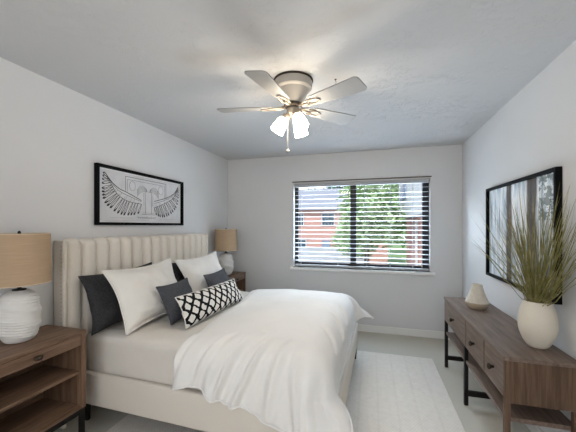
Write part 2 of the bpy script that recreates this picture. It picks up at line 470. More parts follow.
# ------------------------------------------------------------------ outside the window
GZ = -2.2
struct(MB().box(-60, 60, 4.4, 90, GZ - 0.2, GZ).obj('ground', M['lawn']))
struct(MB().box(-14, 1.2, 8.5, 25.5, GZ, GZ + 0.02).obj('path', M['concrete']))
ba = thing('brick_house', (-4.4, 30, GZ), 'red brick house with grey shingle roof across the yard', 'house')
MB().box(-5.6, 5.6, -3, 3, 0, 5.1).obj('brick_wall', M['brick'], ba)
b = MB()
v = [(-6, -3.4, 5.1), (6, -3.4, 5.1), (6, 3.4, 5.1), (-6, 3.4, 5.1), (-4.6, 0, 7.4), (4.6, 0, 7.4)]
vs = [b.b.verts.new(p) for p in v]
for f in ((0, 1, 5, 4), (1, 2, 5), (2, 3, 4, 5), (3, 0, 4), (3, 2, 1, 0)):
    b.b.faces.new([vs[i] for i in f])
b.obj('roof', M['shingle'], ba)
for (wx, wz, ww, wh) in ((-2.35, 4.2, 0.95, 1.0), (0.45, 4.2, 1.05, 1.0), (3.3, 4.2, 1.0, 1.0), (-2.3, 1.75, 1.3, 1.1), (3.2, 1.75, 1.2, 1.1)):
    f = MB().box(wx - ww / 2 - 0.08, wx + ww / 2 + 0.08, -3.06, -3.0, wz - wh / 2 - 0.08, wz + wh / 2 + 0.08).obj('window_frame', M['siding'], ba)
    MB().box(wx - ww / 2, wx + ww / 2, -3.08, -3.06, wz - wh / 2, wz + wh / 2).obj('pane', M['ext_glass'], f)
MB().box(-0.1, 0.65, -3.06, -3.0, 0.25, 2.3).obj('front_door', M['shutter'], ba)
bb = thing('siding_house', (1.45, 9.5, GZ), 'white sided house corner overhanging a brick ground floor', 'house')
MB().box(0, 6, 0, 9, 4.0, 9.5).obj('upper_storey', M['siding'], bb)
MB().box(0.35, 6, 0.3, 8.3, 0, 4.0).obj('brick_wall', M['brick'], bb)
MB().tube([(0.26, 3.6, 0.1), (0.26, 3.6, 3.9)], 0.06).obj('downpipe', M['siding'], bb)
f = MB().box(-0.05, 0.0, 4.9, 7.9, 4.9, 7.2).obj('window_frame', M['shutter'], bb)
MB().box(-0.06, -0.05, 5.5, 7.3, 5.0, 7.1).obj('pane', M['ext_glass'], f)

def tree(name, label, loc, crown_c, crown_r, n, m, leaf, seed, group):
    rnd = random.Random(seed)
    t = thing(name, loc, label, 'tree', group)
    b = MB()
    cc = Vector(crown_c)
    lobes = []
    for _ in range(12):
        d = Vector((rnd.gauss(0, 1), rnd.gauss(0, 1), rnd.gauss(0, 1))).normalized()
        lobes.append((Vector((d.x * crown_r[0], d.y * crown_r[1], d.z * crown_r[2])) * 0.55, rnd.uniform(0.45, 0.62)))
    for _ in range(n):
        lc, lr = lobes[rnd.randrange(len(lobes))]
        d = Vector((rnd.gauss(0, 1), rnd.gauss(0, 1), rnd.gauss(0, 1))).normalized() * (rnd.random() ** 0.4) * lr
        p = cc + lc + Vector((d.x * crown_r[0], d.y * crown_r[1], d.z * crown_r[2]))
        a = Vector((rnd.gauss(0, 1), rnd.gauss(0, 1), rnd.gauss(0, 0.6))).normalized()
        c = a.cross(Vector((rnd.gauss(0, 1), rnd.gauss(0, 1), rnd.gauss(0, 1)))).normalized()
        L = leaf * rnd.uniform(0.6, 1.3)
        b.b.faces.new([b.b.verts.new(p + q) for q in (-a * L, c * L * 0.45, a * L, -c * L * 0.45)])
    b.obj('crown', m, t)
    b = MB()
    b.tube([(0, 0, -0.05), (0.05, 0, cc.z * 0.5), (0, 0.05, cc.z)], [0.16, 0.12, 0.06])
    for _ in range(6):
        lc, lr = lobes[rnd.randrange(len(lobes))]
        b.tube([(0.03, 0.02, cc.z * 0.55), tuple(cc + lc * 0.8)], [0.06, 0.02], 6)
    b.obj('trunk', M['bark'], t)
    return t
tree('leafy_tree', 'large light green tree outside the right half of the window', (-0.35, 15, GZ), (0, 0, 4.1), (1.62, 1.5, 2.0), 5600, M['leaf'], 0.16, 3, 'trees outside the window')
gw = MB().box(-11, -0.3, 19.8, 20.0, GZ, -0.05, 0.02).obj('garden_wall', M['concrete'])
tag(gw, 'long low pale wall across the yard in front of the brick house', 'wall', kind='thing')
tree('leafy_tree', 'low green tree between the brick house and the large tree', (-1.1, 17.5, GZ), (0, 0, 2.7), (1.2, 1.1, 1.2), 2000, M['leaf'], 0.16, 5, 'trees outside the window')
tree('leafy_tree', 'tall dark tree rising behind the brick house roof', (-5.5, 44, GZ), (0, 0, 7.4), (6.5, 3, 2.6), 4200, M['dleaf'], 0.4, 8, 'trees outside the window')
tree('leafy_tree', 'tall dark green tree behind the large light green tree', (4.2, 40, GZ), (0, 0, 6.0), (4.6, 3.0, 4.6), 3400, M['leaf'], 0.38, 9, 'trees outside the window')

# ------------------------------------------------------------------ blind
bl = thing('venetian_blind', (-0.2025, YB + 0.032, WZ0), 'white horizontal slatted blind hanging in the window', 'blind')
bx0, bx1 = WX0 + 0.008 + 0.2025, WX1 - 0.008 + 0.2025
hz = WZ1 - WZ0
MB().box(bx0, bx1, -0.024, 0.028, hz - 0.05, hz - 0.002, 0.004).obj('headrail', M['blind'], bl)
b = MB()
tilt = R(9)
for k in range(17):
    z = hz - 0.105 - 0.0625 * k
    mx = Matrix.Translation((0, 0, z)) @ Matrix.Rotation(tilt, 4, 'X')
    b.box(bx0 + 0.004, bx1 - 0.004, -0.025, 0.025, -0.0016, 0.0016, mx=mx)
b.obj('slats', M['blind'], bl)
MB().box(bx0 + 0.004, bx1 - 0.004, -0.025, 0.025, 0.012, 0.036, 0.004).obj('bottom_rail', M['blind'], bl)
for cx in (-0.80, -0.27, 0.12, 0.42, 0.70):
    b = MB()
    b.tube([(cx, -0.027, 0.03), (cx, -0.027, hz - 0.05)], 0.0022, 6); b.tube([(cx, 0.027, 0.03), (cx, 0.027, hz - 0.05)], 0.0022, 6)
    b.obj('ladder_cord', M['blind'], bl)
MB().tube([(0.09, -0.033, hz - 0.055), (0.09, -0.034, hz - 0.6)], 0.004, 8).obj('tilt_wand', M['blind'], bl)
b = MB()
b.tube([(0.80, -0.034, hz - 0.055), (0.805, -0.036, 0.10)], 0.002, 6)
b.lathe([(0.002, 0.05), (0.008, 0.04), (0.009, 0.0)], 10, 0.805, -0.036, 0.06)
b.obj('pull_cord', M['blind'], bl)

# ------------------------------------------------------------------ rug
rug = MB().box(-1.19, 1.19, -1.31, 1.31, 0, 0.014, 0.005).obj('area_rug', M['rug'], loc=(-0.578, 2.140, 0.0), rot=(0, 0, R(0.3)))
tag(rug, 'pale woven rug with faint stripes lying under the bed', 'rug')

# ------------------------------------------------------------------ bed
BO = Vector((-2.130, 2.470, 0))
BR = R(-1.2)
BM = Matrix.Translation(BO) @ Matrix.Rotation(BR, 4, 'Z')
bed = thing('bed', BO, 'cream upholstered bed with tall channel tufted headboard', 'bed', rz=BR)
HT, HW, HX = 1.337, 0.9025, 0.10
HC = -0.0325       # the headboard reaches a little further towards the camera
b = MB()
b.box(0.0, 0.06, HC - HW + 0.012, HC + HW - 0.012, 0.03, HT - 0.02, 0.02, 3)
# end wings
for s in (-1, 1):
    y0, y1 = sorted((HC + s * (HW - 0.03), HC + s * HW))
    b.box(0.0, HX, y0, y1, 0.02, HT - 0.01, 0.012, 3)
hb = b.obj('headboard', M['linen'], bed, smooth=True, auto=50)
# vertical channels, each a padded roll with a rounded top
b = MB()
nch = 15
cw = 2 * (HW - 0.03) / nch
for k in range(nch):
    yc = HC - HW + 0.03 + cw * (k + 0.5)
    ns, nz = 10, 14
    def chan(u, v, yc=yc):
        a = (u - 0.5) * 2
        z0, z1 = 0.30, HT
        dome = math.sqrt(max(0.0, 1 - abs(a) ** 2.6))
        zz = z0 + v * (z1 - z0)
        top = smoothstep(0, 1, min(1, (z1 - zz) / 0.055)) if v > 0.8 else 1.0
        q = min(1.0, (z1 - zz) / 0.06)
        roll = math.sqrt(max(0.0, 1 - (1 - q) ** 2))
        x = 0.045 + (0.010 + 0.054 * dome) * roll
        zz -= (1 - dome) * 0.022 * smoothstep(0.75, 1.0, v)
        return Vector((x, yc + a * cw * 0.5, zz))
    vs = [[None] * (nz + 13) for _ in range(ns + 1)]
    vv = [0.9 * j / nz for j in range(nz)] + [0.9 + 0.1 * j / 12 for j in range(13)]
    g = [[b.b.verts.new(chan(i / ns, v)) for v in vv] for i in range(ns + 1)]
    for i in range(ns):
        for j in range(len(vv) - 1):
            b.b.faces.new((g[i][j], g[i + 1][j], g[i + 1][j + 1], g[i][j + 1]))
    # roll over to the back
    for i in range(ns):
        a, c = g[i][-1], g[i + 1][-1]
        p = b.b.verts.new((0.0, a.co.y, a.co.z - 0.012)); q = b.b.verts.new((0.0, c.co.y, c.co.z - 0.012))
        b.b.faces.new((a, c, q, p))
b.obj('channel_tufting', M['linen'], hb, smooth=True, merge=1e-5)
for s in (-1, 1):
    b = MB()
    for k in range(44):
        z = 0.10 + k * 0.0275
        mx = Matrix.Translation((HX - 0.02, HC + s * HW, z)) @ Matrix.Rotation(-s * PI / 2, 4, 'X')
        b.lathe([(0.0055, -0.001), (0.0045, 0.002), (0.002, 0.0035)], 8, mx=mx)
    b.obj('nailhead_trim', M['stud'], hb, smooth=True)
RZ0, RZ1 = 0.165, 0.392
for s in (-1, 1):
    y0, y1 = sorted((s * 0.805, s * 0.85))
    MB().box(HX - 0.02, 1.955, y0, y1, RZ0, RZ1, 0.016, 4).obj('side_rail', M['linen'], bed, smooth=True, auto=50)
MB().box(1.91, 1.955, -0.804, 0.804, RZ0, RZ1 + 0.004, 0.016, 4).obj('foot_rail', M['linen'], bed, smooth=True, auto=50)
MB().box(HX + 0.01, 1.905, -0.80, 0.80, 0.25, 0.30).obj('platform', M['black'], bed)
for (lx, ly) in ((1.925, 0.80), (1.925, -0.80), (0.14, 0.79), (0.14, -0.79)):
    zz = 0.014
    MB().lathe([(0.016, zz), (0.024, RZ0 + 0.002)], 14, lx, ly).obj('leg', M['black'], bed, smooth=True, auto=50)

# mattress with its fitted sheet
MT = 0.655
def rounded_block(x0, x1, y0, y1, z0, z1, r, sag, nx=46, ny=40, nzz=10):
    b = MB()
    bm2 = b.b
    bmesh.ops.create_cube(bm2, size=2)
    bmesh.ops.subdivide_edges(bm2, edges=bm2.edges[:], cuts=30, use_grid_fill=True)
    hx, hy, hzz = (x1 - x0) / 2, (y1 - y0) / 2, (z1 - z0) / 2
    for v in bm2.verts:
        p = Vector((v.co.x * hx, v.co.y * hy, v.co.z * hzz))
        inner = Vector((max(-hx + r, min(hx - r, p.x)), max(-hy + r, min(hy - r, p.y)), max(-hzz + r, min(hzz - r, p.z))))
        d = p - inner
        if d.length > 1e-6:
            d = d.normalized() * r
        p = inner + d
        n = noise.noise(Vector((p.x * 3.1, p.y * 3.1, p.z * 6)))
        p += (d.normalized() if d.length > 1e-6 else Vector((0, 0, 0))) * n * sag
        v.co = p + Vector(((x0 + x1) / 2, (y0 + y1) / 2, (z0 + z1) / 2))
    return b
mat_o = rounded_block(HX + 0.012, 1.90, -0.80, 0.80, 0.302, MT, 0.055, 0.008).obj('mattress', M['sheet'], smooth=True)
mat_o.matrix_world = BM
tag(mat_o, 'thick mattress in a smooth white fitted sheet on the bed frame', 'mattress')

# duvet: laid over the foot two thirds, hanging over the side, the foot and the near corner
def duvet_mesh():
    b = MB()
    r = 0.16
    XFm, YNm = 1.925 - r, 0.872 - r
    ov_foot = r * PI / 2 + 0.125
    ov_side = r * PI / 2 + 0.065
    nu, nv = 150, 170
    def fn(u, v):
        # v runs across the bed from near (-) to far (+), u from the head edge to the foot
        w = (-YNm - ov_side) + v * 2 * (YNm + ov_side)
        x0 = 0.885 - 0.13 * max(-0.9, min(0.9, w)) + 0.012 * math.sin(w * 7.0) + 0.004 * math.sin(w * 17) - 0.035 * smoothstep(0.55, 0.85, -w)
        xe = XFm + ov_foot
        l = x0 + u * (xe - x0)
        oy = max(0.0, abs(w) - YNm) * (1 if w > 0 else -1)
        ox = max(0.0, l - XFm)
        # the near hem grows longer towards the foot
        if oy < 0:
            oy *= 1.06 + 0.20 * smoothstep(0.9, 1.4, l) + 0.22 * smoothstep(1.35, 1.7, l) + 0.55 * smoothstep(1.62, 1.86, l) + 0.035 * math.sin(l * 9.0 + 0.6) + 0.03 * math.sin(l * 21.0)
        base = Vector((min(l, XFm), max(-YNm, min(YNm, w)), 0))
        d = Vector((ox, oy, 0))
        dist = d.length
        n = d / dist if dist > 1e-6 else Vector((0, 0, 0))
        a = min(dist / r, PI / 2)
        hor = r * math.sin(a)
        drop = r * (1 - math.cos(a)) + max(0, dist - r * PI / 2)
        # puffed top
        crown = (1 - (w / 1.05) ** 2)
        puff = 0.045 * crown * smoothstep(0.0, 0.35, u) * (1 - 0.35 * smoothstep(1.5, 1.95, l))
        ztop = MT + 0.045 + puff
        edge = smoothstep(0.0, 0.075, u)
        ztop -= (1 - edge) ** 2 * 0.018
        p = base + n * hor
        p.z = ztop - drop
        # hanging folds, deeper further down
        hang = smoothstep(0.10, 0.42, dist)
        if dist > 1e-6:
            along = l if abs(oy) > ox else w
            fold = 0.020 * math.sin(along * 15.0 + 1.2 * math.sin(along * 5)) + 0.010 * math.sin(along * 31 + 2)
            fold += 0.045 * math.exp(-((l - 1.21) / 0.035) ** 2) * (1 if oy < 0 else 0)
            if ox > 0 and abs(oy) < 0.05:
                fold *= 0.15
            p += n * (max(fold, -0.010) * hang + 0.014 * hang)
            ang = math.atan2(ox, -oy) if oy < 0 else 0
            if oy < 0 and ox > 0:
                p += n * 0.008 * (1 + math.sin(ang * 6.0 + 0.5)) * hang
                p += n * 0.072 * math.sin(2 * ang) * (1 - smoothstep(0.36, 0.52, p.z))
                p.z -= 0.05 * math.sin(2 * ang) * hang
            if oy < 0:
                p.x += 0.034 * smoothstep(0.0, 0.12, ox) * (1 - smoothstep(0.36, 0.50, p.z))
        # the far foot corner sticks out as a soft point
        if ox > 0 and oy > 0:
            k = (ox / ov_foot * oy / ov_side) ** 0.8
            p += Vector((0.20, -0.01, 0.15)) * k
        if p.z < 0.16:
            p.z = 0.16 - (0.16 - p.z) * 0.35
        # long creases that run from the near foot corner up across the top
        cr = 0.0
        for (ax, ay, bx, by, wd, hgt) in ((1.10, -1.02, 1.28, -0.62, 0.016, 0.016), (1.24, -1.04, 1.46, -0.62, 0.018, 0.032), (1.36, -1.06, 1.58, -0.66, 0.015, 0.024), (0.93, -0.98, 1.02, -0.66, 0.016, 0.016),
                                          (1.55, -1.05, 1.68, -0.66, 0.022, 0.014), (1.97, -0.52, 1.74, -0.26, 0.015, 0.013), (1.99, -0.24, 1.78, 0.0, 0.015, 0.015),
                                          (1.99, 0.06, 1.80, 0.28, 0.014, 0.013), (1.78, -1.10, 1.72, -0.74, 0.024, 0.022)):
            A, Bv, Q = Vector((ax, ay, 0)), Vector((bx, by, 0)), Vector((l, w, 0))
            e = Bv - A
            t = max(0, min(1, (Q - A).dot(e) / e.dot(e)))
            dd = (Q - A - e * t).length
            cr += hgt * math.exp(-(dd / wd) ** 2) * math.sin(PI * min(1, 0.15 + t * 0.85))
            cr -= 0.5 * hgt * math.exp(-((dd - 2.1 * wd) / wd) ** 2) * math.sin(PI * min(1, 0.15 + t * 0.85))
        nz = 0.006 * noise.noise(Vector((l * 2.6, w * 2.6, 1.7))) + 0.003 * noise.noise(Vector((l * 7, w * 6, 4.2)))
        upv = Vector((0, 0, 1)) * math.cos(a) + n * math.sin(a)
        p += upv * (1.4 * cr + nz * edge)
        return p
    b.grid(fn, nu, nv)
    return b
duv = duvet_mesh().obj('duvet', M['duvet'], smooth=True)
duv.matrix_world = BM
sol = duv.modifiers.new('thick', 'SOLIDIFY'); sol.thickness = 0.022; sol.offset = -1.0
tag(duv, 'puffy white duvet draped over the foot of the bed', 'duvet')
# piped hem along the near side and the head edge
me = duv.data
nu, nv = 150, 170
idx = lambda i, j: i * (nv + 1) + j
hem = [me.vertices[idx(i, 0)].co.copy() for i in range(0, nu + 1)]
hem_f = [me.vertices[idx(nu, j)].co.copy() for j in range(1, nv + 1)]
hd = [me.vertices[idx(0, j)].co.copy() for j in range(nv, 0, -1)]
MB().tube(hem + hem_f, 0.0062, 8).obj('piped_hem', M['duvet'], duv, smooth=True)

# ------------------------------------------------------------------ pillows
def pillow(name, w, h, t, m, flange, seed, label, group, loc, tiltdeg, rz=0.0, roll=0.0, pinch=0.07, piping=True, N=44):
    hw, hh = w / 2, h / 2
    def outline(u, v):
        y = hw * u * (1 - pinch * (1 - v * v) * abs(u))
        z = hh * v * (1 - pinch * 1.1 * (1 - u * u) * abs(v))
        return y, z
    rnd = Vector((seed * 3.7, seed * 1.3, seed * 2.1))
    def face(s):
        def fn(a, c):
            u, v = 2 * a - 1, 2 * c - 1
            y, z = outline(u, v)
            k = 1 - flange
            fu, fv = min(1, abs(u) / k), min(1, abs(v) / k)
            th = ((1 - fu ** 2.6) ** 0.56) * ((1 - fv ** 2.6) ** 0.56)
            th *= 1.0 + 0.22 * (-v)
            wr = noise.noise(Vector((y * 9, z * 9, s)) + rnd) * 0.010 + noise.noise(Vector((y * 5 + z * 16, z * 6 - y * 10, s)) + rnd) * 0.007
            x = s * (t / 2 * th + wr * min(1, th * 2)) + 0.003 * s
            x += 0.008 * noise.noise(Vector((y * 6, z * 6, 0)) + rnd)
            return Vector((x, y, z + hh))
        return fn
    b = MB()
    b.grid(face(1), N, N); b.grid(face(-1), N, N)
    o = b.obj(name, m, smooth=True, merge=0.0)
    bm3 = bmesh.new(); bm3.from_mesh(o.data)
    # close the rim
    bed_e = [e for e in bm3.edges if e.is_boundary]
    bmesh.ops.bridge_loops(bm3, edges=bed_e)
    bmesh.ops.recalc_face_normals(bm3, faces=bm3.faces[:])
    bm3.to_mesh(o.data); bm3.free()
    for p in o.data.polygons: p.use_smooth = True
    if piping:
        pts = []
        n = 30
        for (u0, v0, u1, v1) in ((-1, -1, 1, -1), (1, -1, 1, 1), (1, 1, -1, 1), (-1, 1, -1, -1)):
            for k in range(n):
                q = k / n
                u, v = u0 + (u1 - u0) * q, v0 + (v1 - v0) * q
                y, z = outline(u, v)
                pts.append((0.008 * noise.noise(Vector((y * 6, z * 6, 0)) + rnd), y, z + hh))
        MB().tube(pts, 0.0058 if flange else 0.0045, 6, closed=True).obj('piping', m, o, smooth=True)
    o.rotation_euler = (Matrix.Rotation(rz, 4, 'Z') @ Matrix.Rotation(R(-tiltdeg), 4, 'Y') @ Matrix.Rotation(R(roll), 4, 'X')).to_euler()
    o.location = loc
    tag(o, label, 'pillow', group)
    return o
PZ = MT + 0.012
pillow('pillow', 0.70, 0.42, 0.15, M['charcoal'], 0.0, 1, 'dark charcoal pillow against the headboard by the near nightstand', 'charcoal back pillows', (-1.878, 1.955, PZ + 0.006), 15, BR, 1.4, 0.11)
pillow('pillow', 0.62, 0.40, 0.15, M['charcoal'], 0.0, 2, 'dark charcoal pillow mostly hidden behind the white pillow by the far lamp', 'charcoal back pillows', (-1.87, 2.775, PZ), 12, BR, 0, 0.10)
pillow('pillow', 0.725, 0.485, 0.18, M['sham'], 0.075, 3, 'large white flanged pillow leaning in front of the charcoal pillow nearer the camera', 'white flanged pillows', (-1.650, 2.035, PZ + 0.004), 25, BR, 1.2, 0.12)
pillow('pillow', 0.77, 0.475, 0.18, M['sham'], 0.075, 4, 'large white flanged pillow on the side of the bed toward the window', 'white flanged pillows', (-1.67, 2.885, PZ), 24, BR, 2.0, 0.115)
pillow('cushion', 0.39, 0.315, 0.12, M['slate'], 0.0, 5, 'small slate grey cushion in front of the nearer white pillow', 'slate cushions', (-1.49, 2.135, PZ), 25, BR, 1.0, 0.09)
pillow('cushion', 0.42, 0.305, 0.12, M['slate'], 0.0, 6, 'small slate grey cushion in front of the farther white pillow', 'slate cushions', (-1.49, 2.82, PZ), 25, BR, 2.0, 0.09)
pillow('cushion', 0.92, 0.238, 0.15, M['lumbar'], 0.0, 7, 'long black and white patterned lumbar cushion lying in front', None, (-1.305, 2.34, PZ), 24, BR, -1.0, 0.05)

# ------------------------------------------------------------------ nightstands
NX, NY, NZT = 0.345, 0.57, 0.754        # depth, width, top height; local x 0 at the wall, y centred
def nightstand(loc, label):
    t = thing('nightstand', loc, label, 'nightstand', 'nightstands beside the bed')
    y0, y1 = -NY / 2, NY / 2
    MB().box(0, NX, y0, y1, NZT - 0.022, NZT, 0.002).obj('top', M['wood_y'], t)
    for s in (-1, 1):
        a, c = sorted((s * y1, s * (y1 - 0.032)))
        MB().box(0, NX - 0.002, a, c, 0.255, NZT - 0.022, 0.002).obj('side_panel', M['wood_z'], t)
    MB().box(0.0, 0.012, y0 + 0.032, y1 - 0.032, 0.276, NZT - 0.022).obj('back_panel', M['wood_y'], t)
    d = MB().box(0.03, NX - 0.004, y0 + 0.035, y1 - 0.035, NZT - 0.092, NZT - 0.025, 0.002).obj('drawer', M['wood_y'], t)
    k = MB()
    k.lathe([(0.006, 0.0), (0.006, 0.012), (0.013, 0.018), (0.015, 0.024), (0.010, 0.03)], 16, mx=Matrix.Translation((NX - 0.004, -0.012, NZT - 0.058)) @ Matrix.Rotation(PI / 2, 4, 'Y') @ Matrix.Scale(1.0, 4) @ Matrix.Diagonal((1.0, 1.6, 1, 1)))
    k.obj('knob', M['knob'], d, smooth=True)
    MB().box(0.012, NX - 0.02, y0 + 0.032, y1 - 0.032, 0.478, 0.498, 0.002).obj('shelf', M['wood_y'], t)
    MB().box(0.0, NX - 0.004, y0 + 0.032, y1 - 0.032, 0.255, 0.276, 0.002).obj('bottom_board', M['wood_y'], t)
    b = MB()
    b.box(0.01, NX - 0.006, y0 + 0.005, y0 + 0.03, 0.222, 0.255); b.box(0.01, NX - 0.006, y1 - 0.03, y1 - 0.005, 0.222, 0.255)
    b.box(NX - 0.031, NX - 0.006, y0 + 0.03, y1 - 0.03, 0.222, 0.255); b.box(0.01, 0.035, y0 + 0.03, y1 - 0.03, 0.222, 0.255)
    b.obj('base_frame', M['black'], t)
    for lx in (0.0225, NX - 0.0185):
        for ly in (y0 + 0.0175, y1 - 0.0175):
            MB().box(lx - 0.0125, lx + 0.0125, ly - 0.0125, ly + 0.0125, 0.0, 0.222).obj('leg', M['black'], t)
    return t
ns1 = nightstand((XL + 0.016, 1.205, 0), 'walnut nightstand with open shelves and black legs, near the camera')
ns2 = copy_tree(ns1)
ns2.location = (XL + 0.016, 3.715, 0)
ns2['label'] = 'walnut nightstand in the corner between the bed and the window'

# ------------------------------------------------------------------ table lamps
def table_lamp(loc, label):
    t = thing('table_lamp', loc, label, 'lamp', 'table lamps on the nightstands')
    prof = []
    n = 90
    for i in range(n + 1):
        z = 0.285 * i / n
        q = i / n
        # squat jar: narrow foot, widest at the middle, drawn-in shoulder
        r = 0.052 + 0.044 * math.sin(PI * min(1, q ** 0.85 * 0.98)) ** 0.55
        if q > 0.92:
            r = 0.052 + (r - 0.052) * max(0, 1 - ((q - 0.92) / 0.08) ** 2) - 0.010 * ((q - 0.92) / 0.08)
        prof.append((max(0.035, r), z))
    def rad(r, z, a):
        q = z / 0.285
        env = smoothstep(0.03, 0.15, q) * (1 - smoothstep(0.86, 0.95, q))
        ph = z / 0.0155 * 2 * PI + 2.2 * math.sin(a + 0.6) + 1.1 * math.sin(2 * a + z * 20)
        amp = 0.0016 + 0.0016 * math.sin(z * 31 + a)
        big = 0.0065 * (abs(math.sin(z * 42 + 1.1 * math.sin(a + 0.4))) ** 4)
        return r + env * (amp * math.sin(ph) + big)
    MB().lathe(prof, 96, rad=rad).obj('lamp_base', M['ceramic'], t, smooth=True, auto=70)
    b = MB()
    b.lathe([(0.032, 0.283), (0.032, 0.291), (0.010, 0.294), (0.010, 0.325), (0.015, 0.326), (0.015, 0.372), (0.006, 0.374)], 20)
    b.obj('stem', M['black'], t, smooth=True, auto=40)
    z0, z1, ro = 0.325, 0.602, 0.148
    b = MB()
    b.lathe([(ro, z0), (ro - 0.006, z1), (ro - 0.009, z1), (ro - 0.003, z0)], 64, cap0=False, cap1=False)
    # bottom rim closes the loop
    sh = b.obj('lamp_shade', M['shade'], t, smooth=True, auto=40)
    for zz, rr in ((z0, ro - 0.0013), (z1, ro - 0.0073)):
        b = MB()
        b.tube([(rr * math.cos(2 * PI * k / 48), rr * math.sin(2 * PI * k / 48), zz) for k in range(48)], 0.0032, 6, closed=True)
        b.obj('shade_rim', M['shade_edge'], sh, smooth=True)
    b = MB()
    b.tube([(0, 0, 0.372), (0, 0, 0.60)], 0.004, 8)
    for k in range(3):
        a = 2 * PI * k / 3 + 0.5
        b.tube([(0, 0, z1 - 0.012), ((ro - 0.008) * math.cos(a), (ro - 0.008) * math.sin(a), z1 - 0.006)], 0.0025, 6)
    b.lathe([(0.004, 0.598), (0.009, 0.604), (0.006, 0.616), (0.001, 0.62)], 12)
    b.obj('finial', M['black'], t, smooth=True)
    return t
lamp1 = table_lamp((-1.996, 1.236, NZT), 'white ridged lamp with tan shade on the near nightstand')
lamp1.scale = (1.02, 1.02, 1.04)
lamp2 = copy_tree(lamp1)
lamp2.scale = (1.04, 1.04, 1.04)
lamp2.location = (-1.955, 3.70, NZT)
lamp2['label'] = 'white ridged lamp with tan shade on the far nightstand'

# ------------------------------------------------------------------ console
KX, KY0, KY1, KZ = 0.352, -0.72, 0.72, 0.706     # local: x 0 at the front, +x to the wall
con = thing('console_table', (0.698, 2.62, 0), 'long grey brown wooden console with three drawers by the right wall', 'console table')
MB().box(-0.006, KX, KY0 - 0.005, KY1 + 0.005, KZ - 0.022, KZ, 0.002).obj('top', M['cons_y'], con)
b = MB()
b.box(0.012, KX - 0.01, KY0 + 0.022, KY1 - 0.022, 0.475, KZ - 0.022)
b.obj('case', M['cons_z'], con)
MB().box(0, KX - 0.005, KY0, KY0 + 0.022, 0.452, KZ - 0.022, 0.002).obj('end_panel', M['cons_z'], con)
MB().box(0, KX - 0.005, KY1 - 0.022, KY1, 0.475, KZ - 0.022, 0.002).obj('end_panel', M['cons_z'], con)
MB().box(0, 0.012, KY0 + 0.022, KY1 - 0.022, 0.475, 0.485).obj('front_rail', M['cons_y'], con)
for yd in (0.0, -0.405):
    MB().box(0, 0.012, yd - 0.009, yd + 0.009, 0.485, KZ - 0.022).obj('divider', M['cons_z'], con)
for (a, c) in ((0.012, 0.705), (-0.393, -0.012), (-0.705, -0.417)):
    d = MB().box(-0.001, 0.0119, a, c, 0.488, KZ - 0.026, 0.002).obj('drawer', M['cons_y'], con)
    mx = Matrix.Translation((-0.001, (a + c) / 2, 0.578)) @ Matrix.Rotation(-PI / 2, 4, 'Y')
    MB().lathe([(0.009, -0.001), (0.008, 0.012), (0.016, 0.018), (0.0195, 0.025), (0.016, 0.032), (0.006, 0.036)], 18, mx=mx).obj('knob', M['knob'], d, smooth=True)
MB().box(0.01, KX - 0.012, KY0 + 0.03, KY1 - 0.03, 0.335, 0.360, 0.002).obj('shelf', M['cons_y'], con)
for y0, m in ((KY0, 'cons_z'), (0.03, 'black'), (KY1 - 0.03, 'black')):
    for x0 in (0.0, KX - 0.04):
        z1 = 0.452 if m == 'cons_z' else 0.475
        MB().box(x0, x0 + 0.028, y0, y0 + 0.028, 0, z1, 0.001).obj('leg', M[m], con)
    MB().box(0.028, KX - 0.04, y0 + 0.003, y0 + 0.025, 0.075, 0.115, 0.001).obj('stretcher', M[m], con)

# vases and the grass
vase1 = thing('small_vase', (0.880, 2.97, KZ), 'small cream teardrop vase with tan bottom on the far end of the console', 'vase')
def p_small(q):
    # 0 bottom, 1 mouth
    if q < 0.25:
        return 0.064 + 0.028 * math.sin(q / 0.25 * PI / 2)
    k = (q - 0.25) / 0.75
    return 0.092 - 0.052 * (k ** 0.95) - 0.004 * math.sin(k * PI)
pr = [(p_small(i / 60), 0.205 * i / 60) for i in range(61)]
lo = [q for q in pr if q[1] <= 0.052]; hi = [q for q in pr if q[1] >= 0.051]
MB().lathe(lo, 56, cap1=False).obj('vase_bottom', M['tan_clay'], vase1, smooth=True, auto=60)
def ridges(r, z, a):
    return r + 0.0012 * math.sin(z / 0.011 * 2 * PI + 0.8 * math.sin(a * 2))
hi2 = [(hi[i // 4][0] + (hi[min(i // 4 + 1, len(hi) - 1)][0] - hi[i // 4][0]) * (i % 4) / 4, hi[i // 4][1] + (hi[min(i // 4 + 1, len(hi) - 1)][1] - hi[i // 4][1]) * (i % 4) / 4) for i in range(4 * (len(hi) - 1) + 1)]
top_r, top_z = hi2[-1]
hi2 += [(top_r - 0.004, top_z + 0.003), (top_r - 0.009, top_z), (top_r - 0.011, top_z - 0.05)]
MB().lathe(hi2, 56, cap0=False, rad=lambda r, z, a: ridges(r, z, a) if z < 0.2 else r).obj('vase_body', M['cream_rough'], vase1, smooth=True, auto=60)
VX, VY = 0.945, 2.115
pv = []
for i in range(41):
    q = i / 40
    pv.append((0.044 + 0.052 * math.sin(PI * 0.5 * min(1.0, q / 0.52)) ** 0.75 if q < 0.52 else 0.096 - 0.027 * ((q - 0.52) / 0.48) ** 2, 0.268 * q))
rt, zt = pv[-1]
pv += [(rt - 0.003, zt + 0.004), (rt - 0.008, zt), (rt - 0.010, zt - 0.10), (rt + 0.01, zt - 0.17)]
vase2 = MB().lathe(pv, 56).obj('tall_vase', M['cream'], smooth=True, auto=60, loc=(VX, VY, KZ))
tag(vase2, 'smooth cream egg-shaped vase holding tall grass on the console', 'vase')
gr = MB()
rnd = random.Random(21)
base_z = KZ + 0.14
